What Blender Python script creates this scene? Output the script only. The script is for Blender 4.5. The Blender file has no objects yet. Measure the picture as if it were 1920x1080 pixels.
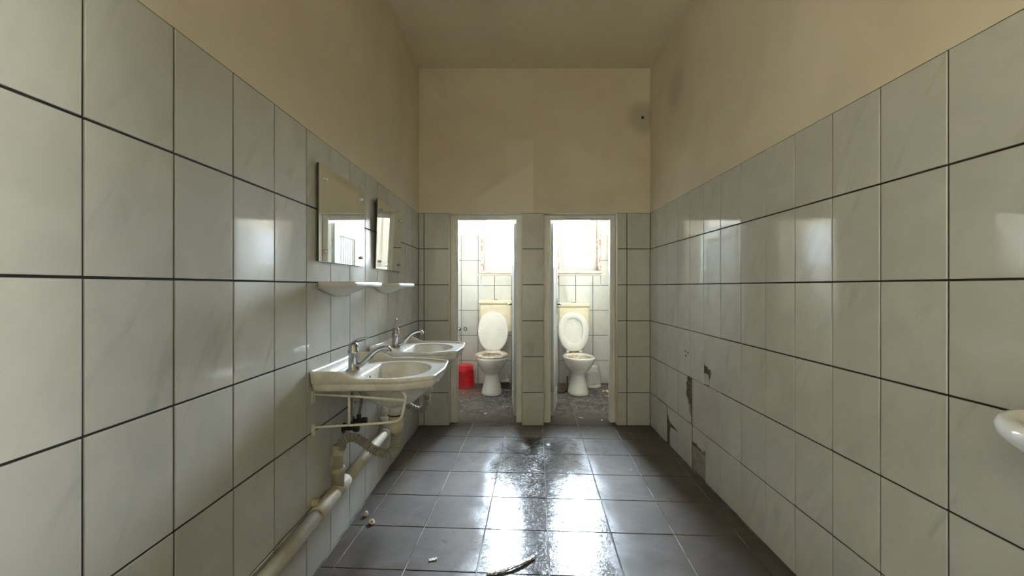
import bpy, math, random
from mathutils import Vector, Matrix
random.seed(7)
C = bpy.context.scene.collection
S = bpy.context.scene

# ------------------------------------------------------------------ camera, world, exposure
cam_d = bpy.data.cameras.new('camera')
cam_d.sensor_width = 36; cam_d.lens = 760/1920*36
cam_d.shift_x = -7/1920; cam_d.shift_y = -2/1920
cam_d.clip_start = 0.02
cam = bpy.data.objects.new('camera', cam_d); C.objects.link(cam)
CH = 1.171
cam.location = (0, 0, CH); cam.rotation_euler = (math.pi/2, 0, 0)
S.camera = cam

SKY = 140.0
EXPO = 1.46
w = bpy.data.worlds.new('sky'); S.world = w; w.use_nodes = True
nt = w.node_tree; nt.nodes.clear()
tc = nt.nodes.new('ShaderNodeTexCoord'); sx = nt.nodes.new('ShaderNodeSeparateXYZ')
mr = nt.nodes.new('ShaderNodeMapRange'); mr.inputs[1].default_value = -0.05; mr.inputs[2].default_value = 0.05
mx = nt.nodes.new('ShaderNodeMix'); mx.data_type = 'RGBA'
mx.inputs[6].default_value = (0.30, 0.30, 0.29, 1); mx.inputs[7].default_value = (0.79, 0.90, 1.06, 1)
bg = nt.nodes.new('ShaderNodeBackground'); bg.inputs[1].default_value = SKY
ow = nt.nodes.new('ShaderNodeOutputWorld')
nt.links.new(tc.outputs['Generated'], sx.inputs[0]); nt.links.new(sx.outputs[2], mr.inputs[0])
nt.links.new(mr.outputs[0], mx.inputs[0]); nt.links.new(mx.outputs[2], bg.inputs[0]); nt.links.new(bg.outputs[0], ow.inputs[0])

S.view_settings.view_transform = 'Standard'; S.view_settings.look = 'None'
S.view_settings.exposure = EXPO; S.view_settings.gamma = 1; S.view_settings.use_curve_mapping = False
S.cycles.use_denoising = True
S.cycles.max_bounces = 12; S.cycles.diffuse_bounces = 8; S.cycles.glossy_bounces = 6
S.cycles.transparent_max_bounces = 12
S.cycles.sample_clamp_indirect = 6.0
S.cycles.caustics_reflective = False; S.cycles.caustics_refractive = False

# room constants (metres)
XL, XR = -0.82, 1.135          # tile faces of the side walls
YB = 3.42                      # tile face of the partition
YR = 4.92                      # tile face of the outer wall in the stalls
YF = -2.60                     # wall behind the camera
ZC = 3.016                     # ceiling
ZT = 1.795                     # top of the tiling
W1 = (-0.40, 0.08, 1.365, 2.62)
W2 = (0.53, 1.01, 1.365, 2.62)
W_FILL = (-2.15, -0.85, 0.85, 2.52)          # added unseen fill-light window, right wall behind the camera (y0, y1, z0, z1)

def portal(x, y, z, sx_, sz_, rz):
    l = bpy.data.lights.new('window_portal', 'AREA'); l.shape = 'RECTANGLE'; l.size = sx_; l.size_y = sz_
    l.cycles.is_portal = True
    o = bpy.data.objects.new('window_portal', l); C.objects.link(o)
    o.location = (x, y, z); o.rotation_euler = (math.pi/2, 0, rz)     # faces into the room
for (a, b, c, d) in (W1, W2):
    portal((a+b)/2, YR+0.24, (c+d)/2, b-a, d-c, math.pi)
portal(XR+.14, (W_FILL[0]+W_FILL[1])/2, (W_FILL[2]+W_FILL[3])/2, W_FILL[1]-W_FILL[0], W_FILL[3]-W_FILL[2], math.pi/2)  # portal of the added fill window

# ------------------------------------------------------------------ helpers
def link(name, me, parent=None, mat=None):
    o = bpy.data.objects.new(name, me); C.objects.link(o)
    if parent is not None: o.parent = parent
    if mat is not None and me is not None and not me.materials:
        for m in (mat if isinstance(mat, (list, tuple)) else [mat]): me.materials.append(m)
    return o
def empty(name, loc=(0, 0, 0), rz=0):
    o = bpy.data.objects.new(name, None); C.objects.link(o); o.location = loc; o.rotation_euler = (0, 0, rz)
    o.empty_display_size = .05
    return o
def tag(o, label, cat, group=None):
    o['label'] = label; o['category'] = cat
    if group: o['group'] = group
    return o
def struct(o, label=None):
    o['kind'] = 'structure'
    if label: o['label'] = label
    return o

class MB:
    def __init__(s): s.v = []; s.f = []; s.m = []; s.sm = []
    def add(s, vs, fs, mi=0, smooth=False, M=None):
        n = len(s.v)
        for p in vs:
            p = Vector(p)
            if M is not None: p = M @ p
            s.v.append(tuple(p))
        for f in fs:
            s.f.append(tuple(i+n for i in f)); s.m.append(mi); s.sm.append(smooth)
        return s
    def box(s, x0, x1, y0, y1, z0, z1, mi=0, M=None, b=0.0):
        if b <= 0:
            vs = [(x, y, z) for x in (x0, x1) for y in (y0, y1) for z in (z0, z1)]
            fs = [(0, 1, 3, 2), (4, 6, 7, 5), (0, 4, 5, 1), (2, 3, 7, 6), (0, 2, 6, 4), (1, 5, 7, 3)]
            return s.add(vs, fs, mi, False, M)
        # chamfered box
        cx, cy, cz = (x0+x1)/2, (y0+y1)/2, (z0+z1)/2
        hx, hy, hz = (x1-x0)/2, (y1-y0)/2, (z1-z0)/2
        b = min(b, hx*.9, hy*.9, hz*.9)
        vs = []; idx = {}
        for i in (-1, 1):
            for j in (-1, 1):
                for k in (-1, 1):
                    for ax in range(3):
                        p = [cx+i*(hx-b), cy+j*(hy-b), cz+k*(hz-b)]
                        p[ax] += (i, j, k)[ax]*b
                        idx[(i, j, k, ax)] = len(vs); vs.append(tuple(p))
        fs = []
        for ax in range(3):
            o1, o2 = [a for a in range(3) if a != ax]
            for sg in (-1, 1):
                q = []
                for (u, v) in ((-1, -1), (1, -1), (1, 1), (-1, 1)):
                    c = [0, 0, 0]; c[ax] = sg; c[o1] = u; c[o2] = v
                    q.append(idx[(c[0], c[1], c[2], ax)])
                fs.append(q)
        for ax in range(3):       # edges parallel to ax
            o1, o2 = [a for a in range(3) if a != ax]
            for u in (-1, 1):
                for v in (-1, 1):
                    q = []
                    for (t, a2) in ((-1, o1), (1, o1), (1, o2), (-1, o2)):
                        c = [0, 0, 0]; c[ax] = t; c[o1] = u; c[o2] = v
                        q.append(idx[(c[0], c[1], c[2], a2)])
                    fs.append(q)
        for i in (-1, 1):
            for j in (-1, 1):
                for k in (-1, 1): fs.append([idx[(i, j, k, a)] for a in range(3)])
        return s.add(vs, fs, mi, False, M)
    def rings(s, rings, mi=0, cap0=True, cap1=True, smooth=True, M=None, closed=True):
        n = len(rings[0]); vs = [p for r in rings for p in r]; fs = []
        for a in range(len(rings)-1):
            for i in range(n if closed else n-1):
                j = (i+1) % n
                fs.append((a*n+i, a*n+j, (a+1)*n+j, (a+1)*n+i))
        if cap0: fs.append(tuple(range(n-1, -1, -1)))
        if cap1: fs.append(tuple((len(rings)-1)*n+i for i in range(n)))
        return s.add(vs, fs, mi, smooth, M)
    def lathe(s, prof, n=24, mi=0, M=None, cap0=True, cap1=True, smooth=True):
        return s.rings([[(r*math.cos(2*math.pi*i/n), r*math.sin(2*math.pi*i/n), z) for i in range(n)] for (r, z) in prof],
                       mi, cap0, cap1, smooth, M)
    def tube(s, pts, rad, n=12, mi=0, M=None):
        pts = [Vector(p) for p in pts]; rs = rad if isinstance(rad, (list, tuple)) else [rad]*len(pts)
        up = None; rings = []
        for i, p in enumerate(pts):
            t = (pts[min(i+1, len(pts)-1)]-pts[max(i-1, 0)]).normalized()
            if up is None:
                up = Vector((0, 0, 1)) if abs(t.z) < .9 else Vector((1, 0, 0))
            up = (up - t*up.dot(t)).normalized(); sd = t.cross(up)
            rings.append([tuple(p+(up*math.cos(2*math.pi*k/n)+sd*math.sin(2*math.pi*k/n))*rs[i]) for k in range(n)])
        return s.rings(rings, mi, True, True, True, M)
    def prism(s, poly, y0, y1, mi=0, M=None, smooth=False):
        """poly in x,z; extruded along y"""
        n = len(poly)
        vs = [(x, y0, z) for x, z in poly]+[(x, y1, z) for x, z in poly]
        fs = [tuple(range(n)), tuple(range(2*n-1, n-1, -1))]
        s.add(vs, fs, mi, False, M)
        vs2 = list(vs); fs2 = [(i, i+n, (i+1) % n+n, (i+1) % n) for i in range(n)]
        return s.add(vs2, fs2, mi, smooth, M)
    def mesh(s, name, fixn=True):
        me = bpy.data.meshes.new(name); me.from_pydata(s.v, [], s.f)
        me.polygons.foreach_set('material_index', s.m); me.polygons.foreach_set('use_smooth', s.sm)
        if fixn:
            import bmesh
            bm = bmesh.new(); bm.from_mesh(me); bmesh.ops.recalc_face_normals(bm, faces=bm.faces); bm.to_mesh(me); bm.free()
        me.update(); return me
    def build(s, name, mat, parent=None):
        me = s.mesh(name)
        for m in (mat if isinstance(mat, (list, tuple)) else [mat]): me.materials.append(m)
        return link(name, me, parent)

def smooth_path(pts, k=10):
    P = [Vector(p) for p in pts]; P = [P[0]*2-P[1]]+P+[P[-1]*2-P[-2]]; out = []
    for i in range(1, len(P)-2):
        for j in range(k):
            t = j/k; a, b, c, d = P[i-1], P[i], P[i+1], P[i+2]
            out.append(.5*((2*b)+(c-a)*t+(2*a-5*b+4*c-d)*t*t+(3*b-a-3*c+d)*t**3))
    out.append(P[-2]); return out

# ------------------------------------------------------------------ materials
class N:
    def __init__(s, name, rough=.5, col=(.5, .5, .5), metal=0, spec=.5):
        s.m = bpy.data.materials.new(name); s.m.use_nodes = True; s.t = s.m.node_tree
        s.b = s.t.nodes['Principled BSDF']
        s.b.inputs['Base Color'].default_value = (*col, 1); s.b.inputs['Roughness'].default_value = rough
        s.b.inputs['Metallic'].default_value = metal; s.b.inputs['Specular IOR Level'].default_value = spec
        s.m.diffuse_color = (*col, 1)
    def n(s, t, **k):
        x = s.t.nodes.new(t)
        for a, b in k.items(): setattr(x, a, b)
        return x
    def l(s, a, b): s.t.links.new(a, b)
    def val(s, sock, v):
        if isinstance(v, (int, float)): sock.default_value = v
        elif isinstance(v, tuple): sock.default_value = v if len(v) != 3 or sock.type == 'VECTOR' else (*v, 1)
        else: s.l(v, sock)
    def math(s, op, a, b=0.0, c=None, clamp=False):
        x = s.n('ShaderNodeMath', operation=op, use_clamp=clamp); s.val(x.inputs[0], a); s.val(x.inputs[1], b)
        if c is not None: s.val(x.inputs[2], c)
        return x.outputs[0]
    def mix(s, f, a, b, bt='MIX'):
        x = s.n('ShaderNodeMix', data_type='RGBA', blend_type=bt); s.val(x.inputs[0], f); s.val(x.inputs[6], a); s.val(x.inputs[7], b)
        return x.outputs[2]
    def rng(s, v, a, b, c=0.0, d=1.0, smooth=True):
        x = s.n('ShaderNodeMapRange'); x.interpolation_type = 'SMOOTHSTEP' if smooth else 'LINEAR'
        for i, q in enumerate((v, a, b, c, d)): s.val(x.inputs[i], q)
        return x.outputs[0]
    def coord(s, kind='Object', off_random=False, scale=(1, 1, 1), rot=(0, 0, 0)):
        x = s.n('ShaderNodeTexCoord').outputs[kind]
        if off_random:
            r = s.n('ShaderNodeObjectInfo').outputs['Random']
            cb = s.n('ShaderNodeCombineXYZ'); s.l(s.math('MULTIPLY', r, 37.0), cb.inputs[0]); s.l(s.math('MULTIPLY', r, 91.0), cb.inputs[1]); s.l(s.math('MULTIPLY', r, 53.0), cb.inputs[2])
            ad = s.n('ShaderNodeVectorMath', operation='ADD'); s.l(x, ad.inputs[0]); s.l(cb.outputs[0], ad.inputs[1]); x = ad.outputs[0]
        mp = s.n('ShaderNodeMapping'); s.l(x, mp.inputs[0]); mp.inputs['Scale'].default_value = scale; mp.inputs['Rotation'].default_value = rot
        return mp.outputs[0]
    def pos(s):
        g = s.n('ShaderNodeNewGeometry').outputs['Position']; q = s.n('ShaderNodeSeparateXYZ'); s.l(g, q.inputs[0]); return g, q.outputs
    def noise(s, co, sc, det=4, rough=.55, dist=0.0):
        x = s.n('ShaderNodeTexNoise'); s.l(co, x.inputs['Vector']); x.inputs['Scale'].default_value = sc
        x.inputs['Detail'].default_value = det; x.inputs['Roughness'].default_value = rough; x.inputs['Distortion'].default_value = dist
        return x.outputs[0]
    def bump(s, h, st=.2, d=.01):
        x = s.n('ShaderNodeBump'); x.inputs['Strength'].default_value = st; x.inputs['Distance'].default_value = d
        s.val(x.inputs['Height'], h); s.l(x.outputs[0], s.b.inputs['Normal'])
    def col(s, c): s.val(s.b.inputs['Base Color'], c)
    def rgh(s, c): s.val(s.b.inputs['Roughness'], c)

def simple(name, col, rough=.5, metal=0, nscale=20, var=.12, bump=0.0, objc='Object'):
    k = N(name, rough, col, metal)
    co = k.coord(objc)
    n1 = k.noise(co, nscale, 4)
    dark = tuple(c*(1-var) for c in col); lite = tuple(min(1, c*(1+var*.6)) for c in col)
    k.col(k.mix(k.rng(n1, .3, .7), dark, lite))
    if bump: k.bump(n1, bump, .004)
    return k.m

# wall tile: pale grey glazed tile with faint diagonal marble veins
k = N('wall_tile_glaze', .07, (.5, .5, .46)); k.b.inputs['Specular IOR Level'].default_value = .62
co = k.coord('Object', True, (1, 1, 1), (0, 0, .45))
st = k.n('ShaderNodeMapping'); k.l(co, st.inputs[0]); st.inputs['Scale'].default_value = (11, 2.2, 4)
v1 = k.noise(st.outputs[0], 1.0, 5, .6, .8)
v2 = k.noise(co, 9, 4, .5, .3)
vm = k.math('MULTIPLY', k.rng(v1, .52, .74), k.rng(v2, .35, .65))
rnd = k.n('ShaderNodeObjectInfo').outputs['Random']
base = k.mix(k.rng(v2, .3, .7), (.50, .505, .475), (.545, .545, .515))
base = k.mix(k.math('MULTIPLY', vm, .65), base, (.36, .375, .345))
hs = k.n('ShaderNodeHueSaturation'); k.l(base, hs.inputs['Color']); k.l(k.rng(rnd, 0.0, 1.0, .965, 1.035, False), hs.inputs['Value'])
k.col(hs.outputs[0])
k.bump(k.noise(co, 14, 2), .035, .004)
tile_m = k.m

k = N('tile_grout_dark', .9, (.03, .028, .022)); g, p = k.pos()
n1 = k.noise(g, 6, 3); k.col(k.mix(k.rng(n1, .35, .7), (.010, .009, .006), (.032, .029, .022))); grout_m = k.m

def plaster(name, back=False, right=False):
    k = N(name, .85, (.5, .44, .34)); g, p = k.pos()
    a = k.noise(g, 1.6, 4, .55, .4); b = k.noise(g, 5.5, 5, .6)
    c = k.mix(k.rng(a, .3, .7), (.63, .565, .445), (.70, .64, .52))
    c = k.mix(k.math('MULTIPLY', k.rng(b, .5, .75), .35), c, (.59, .525, .40))
    if back:
        # paler repair patch with a slanted edge over the doorways
        e1 = k.rng(k.math('SUBTRACT', k.math('MULTIPLY_ADD', p[0], .62, 2.14), p[2]), -.01, .03)
        e2 = k.rng(p[0], .150, .138); e3 = k.rng(p[0], -.42, -.25)
        c = k.mix(k.math('MULTIPLY', k.math('MULTIPLY', e1, e2), k.math('MULTIPLY', e3, .8)), c, (.76, .715, .62))
        f1 = k.rng(p[2], 2.43, 2.39); f2 = k.rng(p[0], -.15, .0); f3 = k.rng(p[0], .16, .14)
        c = k.mix(k.math('MULTIPLY', k.math('MULTIPLY', f1, f2), k.math('MULTIPLY', f3, .5)), c, (.73, .68, .58))
        # grey stain round a hole near the right corner
        d = k.n('ShaderNodeVectorMath', operation='DISTANCE'); k.l(g, d.inputs[0]); d.inputs[1].default_value = (1.07, 3.42, 2.60)
        dd = k.math('ADD', d.outputs['Value'], k.math('MULTIPLY', b, .10))
        c = k.mix(k.math('MULTIPLY', k.rng(dd, .23, .10), .5), c, (.27, .25, .20))
        c = k.mix(k.rng(d.outputs['Value'], .017, .010), c, (.05, .04, .03))
    if right:
        d = k.n('ShaderNodeVectorMath', operation='DISTANCE'); k.l(g, d.inputs[0]); d.inputs[1].default_value = (1.14, 2.88, 2.58)
        dd = k.math('ADD', d.outputs['Value'], k.math('MULTIPLY', b, .12))
        c = k.mix(k.math('MULTIPLY', k.rng(dd, .26, .10), .35), c, (.33, .29, .22))
    k.col(c); k.bump(k.noise(g, 30, 5), .12, .004)
    return k.m
plaster_m = plaster('beige_plaster'); plaster_back_m = plaster('beige_plaster_patched', back=True); plaster_right_m = plaster('beige_plaster_stained', right=True)
k = N('ceiling_paint', .9, (.5, .46, .37)); g, p = k.pos(); a = k.noise(g, 1.1, 4, .55, .3)
k.col(k.mix(k.rng(a, .3, .7), (.69, .625, .49), (.76, .70, .56))); k.bump(k.noise(g, 25, 4), .1, .004); ceil_m = k.m
stall_paint_m = simple('pinkish_white_paint', (.72, .66, .62), .8, nscale=3, var=.08)

k = N('stall_paint_rusty_reveal', .8, (.72, .66, .62)); g, p = k.pos(); n1 = k.noise(g, 9, 4)
c = k.mix(k.rng(n1, .3, .7), (.70, .65, .61), (.75, .69, .65)); e = None
for xx in (W1[0], W2[0], W2[1]):
    d_ = k.rng(k.math('ABSOLUTE', k.math('SUBTRACT', p[0], xx)), .035, .012)
    e = d_ if e is None else k.math('MAXIMUM', e, d_)
n2 = k.noise(g, 22, 5, .65)
c = k.mix(k.math('MULTIPLY', k.math('MULTIPLY', e, k.rng(n2, .42, .58)), k.math('MULTIPLY', k.rng(p[2], 2.0, 1.75), .9)), c, (.36, .17, .09))
k.col(c); rear_paint_m = k.m

# floor tile
k = N('floor_tile_grey', .3, (.15, .15, .155)); k.b.inputs['Specular IOR Level'].default_value = .42
g, p = k.pos()
nA = k.noise(g, 2.2, 5, .6, .6); nB = k.noise(g, 9, 6, .65, 1.2); nC = k.noise(g, 38, 5, .6, 2.5); nD = k.noise(g, 5, 4, .6, .5)
rnd = k.n('ShaderNodeObjectInfo').outputs['Random']
body = k.mix(k.rng(nC, .4, .62), (.050, .050, .052), (.072, .072, .074))
# walked-on middle strip (polished, scuffed) against the dusty sides
cx = k.math('ABSOLUTE', k.math('SUBTRACT', p[0], k.math('ADD', .17, k.math('MULTIPLY', k.math('SUBTRACT', nA, .5), .5))))
walk = k.math('MULTIPLY', k.rng(cx, .42, .20), k.rng(p[1], 3.45, 2.9))
dust = k.math('SUBTRACT', 1.0, k.math('MULTIPLY', walk, .85))
dustc = k.mix(k.rng(nD, .3, .7), (.088, .0745, .063), (.119, .103, .088))
c = k.mix(k.math('MULTIPLY', dust, k.rng(nA, .25, .6, .55, .95)), body, dustc)
# black smears by the middle pier and scuffs
sm = k.n('ShaderNodeVectorMath', operation='DISTANCE'); k.l(g, sm.inputs[0]); sm.inputs[1].default_value = (.17, 2.95, 0)
smk = k.math('MULTIPLY', k.rng(sm.outputs['Value'], .75, .10), k.rng(nB, .47, .62))
c = k.mix(k.math('MULTIPLY', smk, .85), c, (.014, .014, .016))
scuff = k.math('MULTIPLY', k.rng(nB, .60, .68), k.rng(nA, .5, .62))
c = k.mix(k.math('MULTIPLY', scuff, .6), c, (.025, .025, .027))
# stalls: wet brown dirt
st_ = k.math('MULTIPLY', k.rng(p[1], 3.45, 3.95), k.rng(nB, .40, .54))
c = k.mix(k.math('MULTIPLY', k.rng(p[1], 3.4, 4.0),   .8), c, (.20, .185, .175))
c = k.mix(k.math('MULTIPLY', st_, .85), c, (.050, .040, .037))
c = k.mix(k.math('MULTIPLY', k.rng(p[1], 3.5, 3.9), k.rng(nC, .50, .60)), c, (.24, .225, .215))
rd = k.n('ShaderNodeVectorMath', operation='DISTANCE'); k.l(g, rd.inputs[0]); rd.inputs[1].default_value = (-.58, 4.52, 0)
c = k.mix(k.math('MULTIPLY', k.rng(k.math('ADD', rd.outputs['Value'], k.math('MULTIPLY', nB, .2)), .36, .14), .55), c, (.30, .12, .11))
k.col(c)
ro = k.math('ADD', k.math('MULTIPLY', dust, .45), k.math('MULTIPLY', k.rng(nC, .45, .62), .07))
k.val(k.b.inputs['Specular IOR Level'], k.rng(dust, .1, 1.0, .26, .07, False))
ro = k.math('ADD', ro, .022); ro = k.math('ADD', ro, k.math('MULTIPLY', st_, .1)); k.rgh(ro)
# dried swirls: thin contour lines of a distorted noise
q = k.noise(g, 16, 3, .6, 3.0)
ln = k.rng(k.math('ABSOLUTE', k.math('SUBTRACT', q, .5)), .0, .022, 1.0, 0.0)
hgt = k.math('ADD', k.math('MULTIPLY', ln, 1.3), k.math('ADD', k.math('MULTIPLY', nC, .35), k.math('MULTIPLY', k.noise(g, 3.3, 2), 1.2)))
k.bump(hgt, .2, .006)
floor_tile_m = k.m
k = N('floor_grout', .85, (.4, .39, .37)); g, p = k.pos(); n1 = k.noise(g, 4, 4)
k.col(k.mix(k.rng(n1, .42, .6), (.09, .088, .085), (.34, .335, .32))); floor_grout_m = k.m

mortar_m = simple('crumbling_mortar', (.10, .088, .062), .95, nscale=45, var=.6, bump=.6)
brown_tile_m = simple('bare_brown_tile_back', (.25, .215, .19), .75, nscale=14, var=.25, bump=.2)
patch_m = simple('cement_patch', (.46, .435, .41), .45, nscale=6, var=.08, bump=.05)
frame_m = simple('grey_white_door_paint', (.70, .69, .66), .4, nscale=7, var=.08, bump=.06)
door_m = simple('white_door_paint', (.44, .455, .43), .35, nscale=6, var=.06)
k = N('peeling_window_paint', .6, (.8, .78, .75)); co = k.coord('Object'); n1 = k.noise(co, 16, 5, .65)
k.col(k.mix(k.rng(n1, .66, .70), (.74, .73, .71), (.50, .30, .19))); winframe_m = k.m
sill_m = simple('white_sill', (.75, .75, .75), .5, nscale=12, var=.2)
k = N('ceramic_white', .06, (.74, .73, .70)); co = k.coord('Object'); n1 = k.noise(co, 7, 4)
k.col(k.mix(k.rng(n1, .4, .7), (.77, .765, .74), (.69, .67, .62))); k.b.inputs['Coat Weight'].default_value = .4; ceramic_m = k.m
k = N('ceramic_basin_dusty', .10, (.68, .665, .61)); co = k.coord('Object'); n1 = k.noise(co, 9, 5, .6)
k.col(k.mix(k.rng(n1, .42, .66), (.70, .69, .645), (.55, .52, .44))); k.rgh(k.rng(n1, .4, .7, .14, .35)); basin_m = k.m
k = N('ceramic_stained', .15, (.7, .6, .45)); co = k.coord('Object'); n1 = k.noise(co, 14, 5, .6)
k.col(k.mix(k.rng(n1, .4, .6), (.74, .70, .62), (.55, .40, .24))); stain_m = k.m
shelf_m = simple('shelf_ceramic_dusty', (.66, .63, .59), .4, nscale=6, var=.1)
lid_m = simple('white_seat_plastic', (.80, .79, .76), .3, nscale=8, var=.06)
k = N('dirty_seat_plastic', .4, (.6, .55, .47)); co = k.coord('Object'); n1 = k.noise(co, 18, 5, .6)
k.col(k.mix(k.rng(n1, .4, .6), (.66, .62, .55), (.40, .31, .22))); seat_dirty_m = k.m
cream_m = simple('cream_plastic', (.78, .70, .52), .4, nscale=9, var=.08)
chrome_m = simple('dull_chrome', (.42, .42, .42), .22, 1.0, nscale=30, var=.3)
knob_m = simple('clear_mirror_knob', (.75, .76, .76), .12, .6, nscale=9, var=.1)
bracket_m = simple('white_enamel_bracket', (.72, .70, .62), .4, nscale=30, var=.15)
pvc_m = simple('cream_pvc_pipe', (.53, .48, .36), .55, nscale=9, var=.14)
pvc_lit_m = simple('window_lit_pvc', (.74, .72, .68), .5, nscale=12, var=.08)  # paler than the cream pipe: window light on far fittings put into the colour
hose_m = simple('grey_corrugated_hose', (.27, .25, .21), .55, nscale=25, var=.2)
rubber_m = simple('black_rubber', (.025, .024, .02), .6, nscale=30, var=.4)
steelhose_m = simple('braided_steel_hose', (.30, .29, .26), .4, .7, nscale=200, var=.5)
red_m = simple('red_plastic', (.62, .018, .03), .4, nscale=8, var=.2)
whitep_m = simple('white_basket_plastic', (.78, .77, .74), .45, nscale=9, var=.08)
brownhose_m = simple('brown_rubber_hose', (.10, .03, .025), .5, nscale=20, var=.3)
chip_m = simple('plaster_chip', (.72, .69, .62), .9, nscale=30, var=.2, bump=.4)
pinkchip_m = simple('pink_plaster_lump', (.70, .60, .55), .9, nscale=60, var=.35, bump=.6)
scrap_m = simple('cream_paper_scrap', (.78, .66, .44), .8, nscale=18, var=.2)
dark_m = simple('dark_grit', (.02, .02, .02), .8, nscale=30, var=.3)
greenbox_m = simple('dark_green_carton', (.06, .07, .055), .7, nscale=20, var=.4)
greybag_m = simple('crumpled_grey_paper', (.45, .43, .40), .8, nscale=30, var=.3, bump=.5)
edge_m = simple('mirror_edge_green', (.05, .07, .06), .2, nscale=20, var=.2)
k = N('mirror_silver', .015, (.86, .90, .87), 1.0); co = k.coord('Object'); n1 = k.noise(co, 12, 5, .7)
k.rgh(k.rng(n1, .5, .8, .012, .08)); k.col(k.mix(k.rng(n1, .3, .7), (.84, .885, .85), (.87, .91, .88))); mirror_m = k.m
k = N('foil_strip', .25, (.75, .76, .78), .8); co = k.coord('Object'); k.bump(k.noise(co, 90, 4), 1.0, .01); foil_m = k.m

# glass: thin pane, part clear, part reflecting
gm = bpy.data.materials.new('window_glass'); gm.use_nodes = True; t = gm.node_tree; t.nodes.clear()
o_ = t.nodes.new('ShaderNodeOutputMaterial'); tr = t.nodes.new('ShaderNodeBsdfTransparent'); gl = t.nodes.new('ShaderNodeBsdfGlossy')
fr = t.nodes.new('ShaderNodeFresnel'); mxs = t.nodes.new('ShaderNodeMixShader')
tr.inputs[0].default_value = (.93, .95, .94, 1); gl.inputs['Roughness'].default_value = .03; fr.inputs[0].default_value = 1.45
t.links.new(fr.outputs[0], mxs.inputs[0]); t.links.new(tr.outputs[0], mxs.inputs[1]); t.links.new(gl.outputs[0], mxs.inputs[2]); t.links.new(mxs.outputs[0], o_.inputs[0])
glass_m = gm
fg = gm.copy(); fg.name = 'tinted_fill_glass'  # same pane tinted warm, sets the added window's fill light
for x_ in fg.node_tree.nodes:
    if x_.type == 'BSDF_TRANSPARENT': x_.inputs[0].default_value = (.50, .475, .415, 1)
fill_glass_m = fg

# ------------------------------------------------------------------ room shell
def shell(name, boxes, mats):
    b = MB()
    for bx in boxes: b.box(*bx[:6], mi=(bx[6] if len(bx) > 6 else 0))
    return struct(b.build(name, mats))
T = 0.006     # tile thickness proud of the grout bed
G = 0.15
Y0, Y1 = YF-.2, YR+.3
wall_left = shell('wall_left', [(XL-G, XL-.002, Y0, Y1, ZT, ZC, 0), (XL-G, XL-.0045, Y0, Y1, -.1, ZT, 1)], [plaster_m, grout_m])
wall_right = shell('wall_right', [(XR+.002, XR+G, Y0, W_FILL[0], ZT, ZC, 0), (XR+.0045, XR+G, Y0, W_FILL[0], -.1, ZT, 1), (XR+.002, XR+G, W_FILL[1], Y1, ZT, ZC, 0), (XR+.0045, XR+G, W_FILL[1], Y1, -.1, ZT, 1),
    (XR+.0045, XR+G, W_FILL[0], W_FILL[1], -.1, W_FILL[2], 1), (XR+.002, XR+G, W_FILL[0], W_FILL[1], W_FILL[3], ZC, 0)], [plaster_right_m, grout_m])
ceiling = shell('ceiling', [(XL-G, XR+G, Y0, Y1, ZC, ZC+.15)], [ceil_m])
floor = shell('floor', [(XL-G, XR+G, Y0, Y1, -.15, -.0035)], [floor_grout_m])

# partition with the two doorways
OX = [(XL, -.565), (.054, .238), (.8595, XR)]
YW0, YW1 = YB+.0045, YB+.115
wall_back = shell('wall_back', [(a, b, YW0+.0015, YW1, 0, ZT, 0) for a, b in OX]+[(a+.002, b-.002, YW0, YW0+.004, 0, ZT, 1) for a, b in OX]+[(XL, XR, YB-.002, YW1, ZT, ZC, 0)], [plaster_back_m, grout_m])
wall_middle = shell('wall_middle', [(.103, .187, YW1, YR+.006, ZT, ZC, 0), (.1045, .1855, YW1, YR+.006, 0, ZT, 1)], [stall_paint_m, grout_m])
def wall_with_hole(name, y0, y1, holes, mats, split=None):
    xs = [XL]+[v for h in holes for v in h[:2]]+[XR]; bx = []
    for i in range(0, len(xs), 2): bx.append((xs[i], xs[i+1], y0, y1, 0, ZC, 0))
    for (a, b, c, d) in holes:
        bx.append((a, b, y0, y1, 0, c, 0)); bx.append((a, b, y0, y1, d, ZC, 0))
    return shell(name, bx, mats)
def rear_boxes():
    bx = []; y0, y1 = YR+.0045, YR+.26
    xs = [XL, W1[0], W1[1], W2[0], W2[1], XR]
    for i in (0, 2, 4): bx.append((xs[i], xs[i+1], y0+.002, y1, 0, ZT, 0)); bx.append((xs[i]+(.021 if i else 0), xs[i+1]-(.021 if i < 4 else 0), y0, y0+.004, 0, ZT-.001, 1)); bx.append((xs[i], xs[i+1], y0-.002, y1, ZT, ZC, 0))
    for (a, b, c, d) in (W1, W2): bx.append((a, b, y0+.002, y1, 0, c, 0)); bx.append((a-.01, b+.01, y0, y0+.004, 0, c-.04, 1)); bx.append((a, b, y0-.002, y1, d, ZC, 0))
    return bx
wall_rear = shell('wall_rear', rear_boxes(), [rear_paint_m, grout_m])
wall_front = shell('wall_front', [(XL, XR, YF-.15, YF, 0, ZC)], [plaster_m])
# ledge of broken plaster under the stall windows
for i, (a, b, c, d) in enumerate((W1, W2)):
    bb = MB(); bb.box(a-.06, min(b+.06, .10) if i == 0 else b+.09, YR-.004, YR+.006, c-.055, c-.028)
    struct(bb.build('trim_%d' % (i+1), plaster_m))

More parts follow.
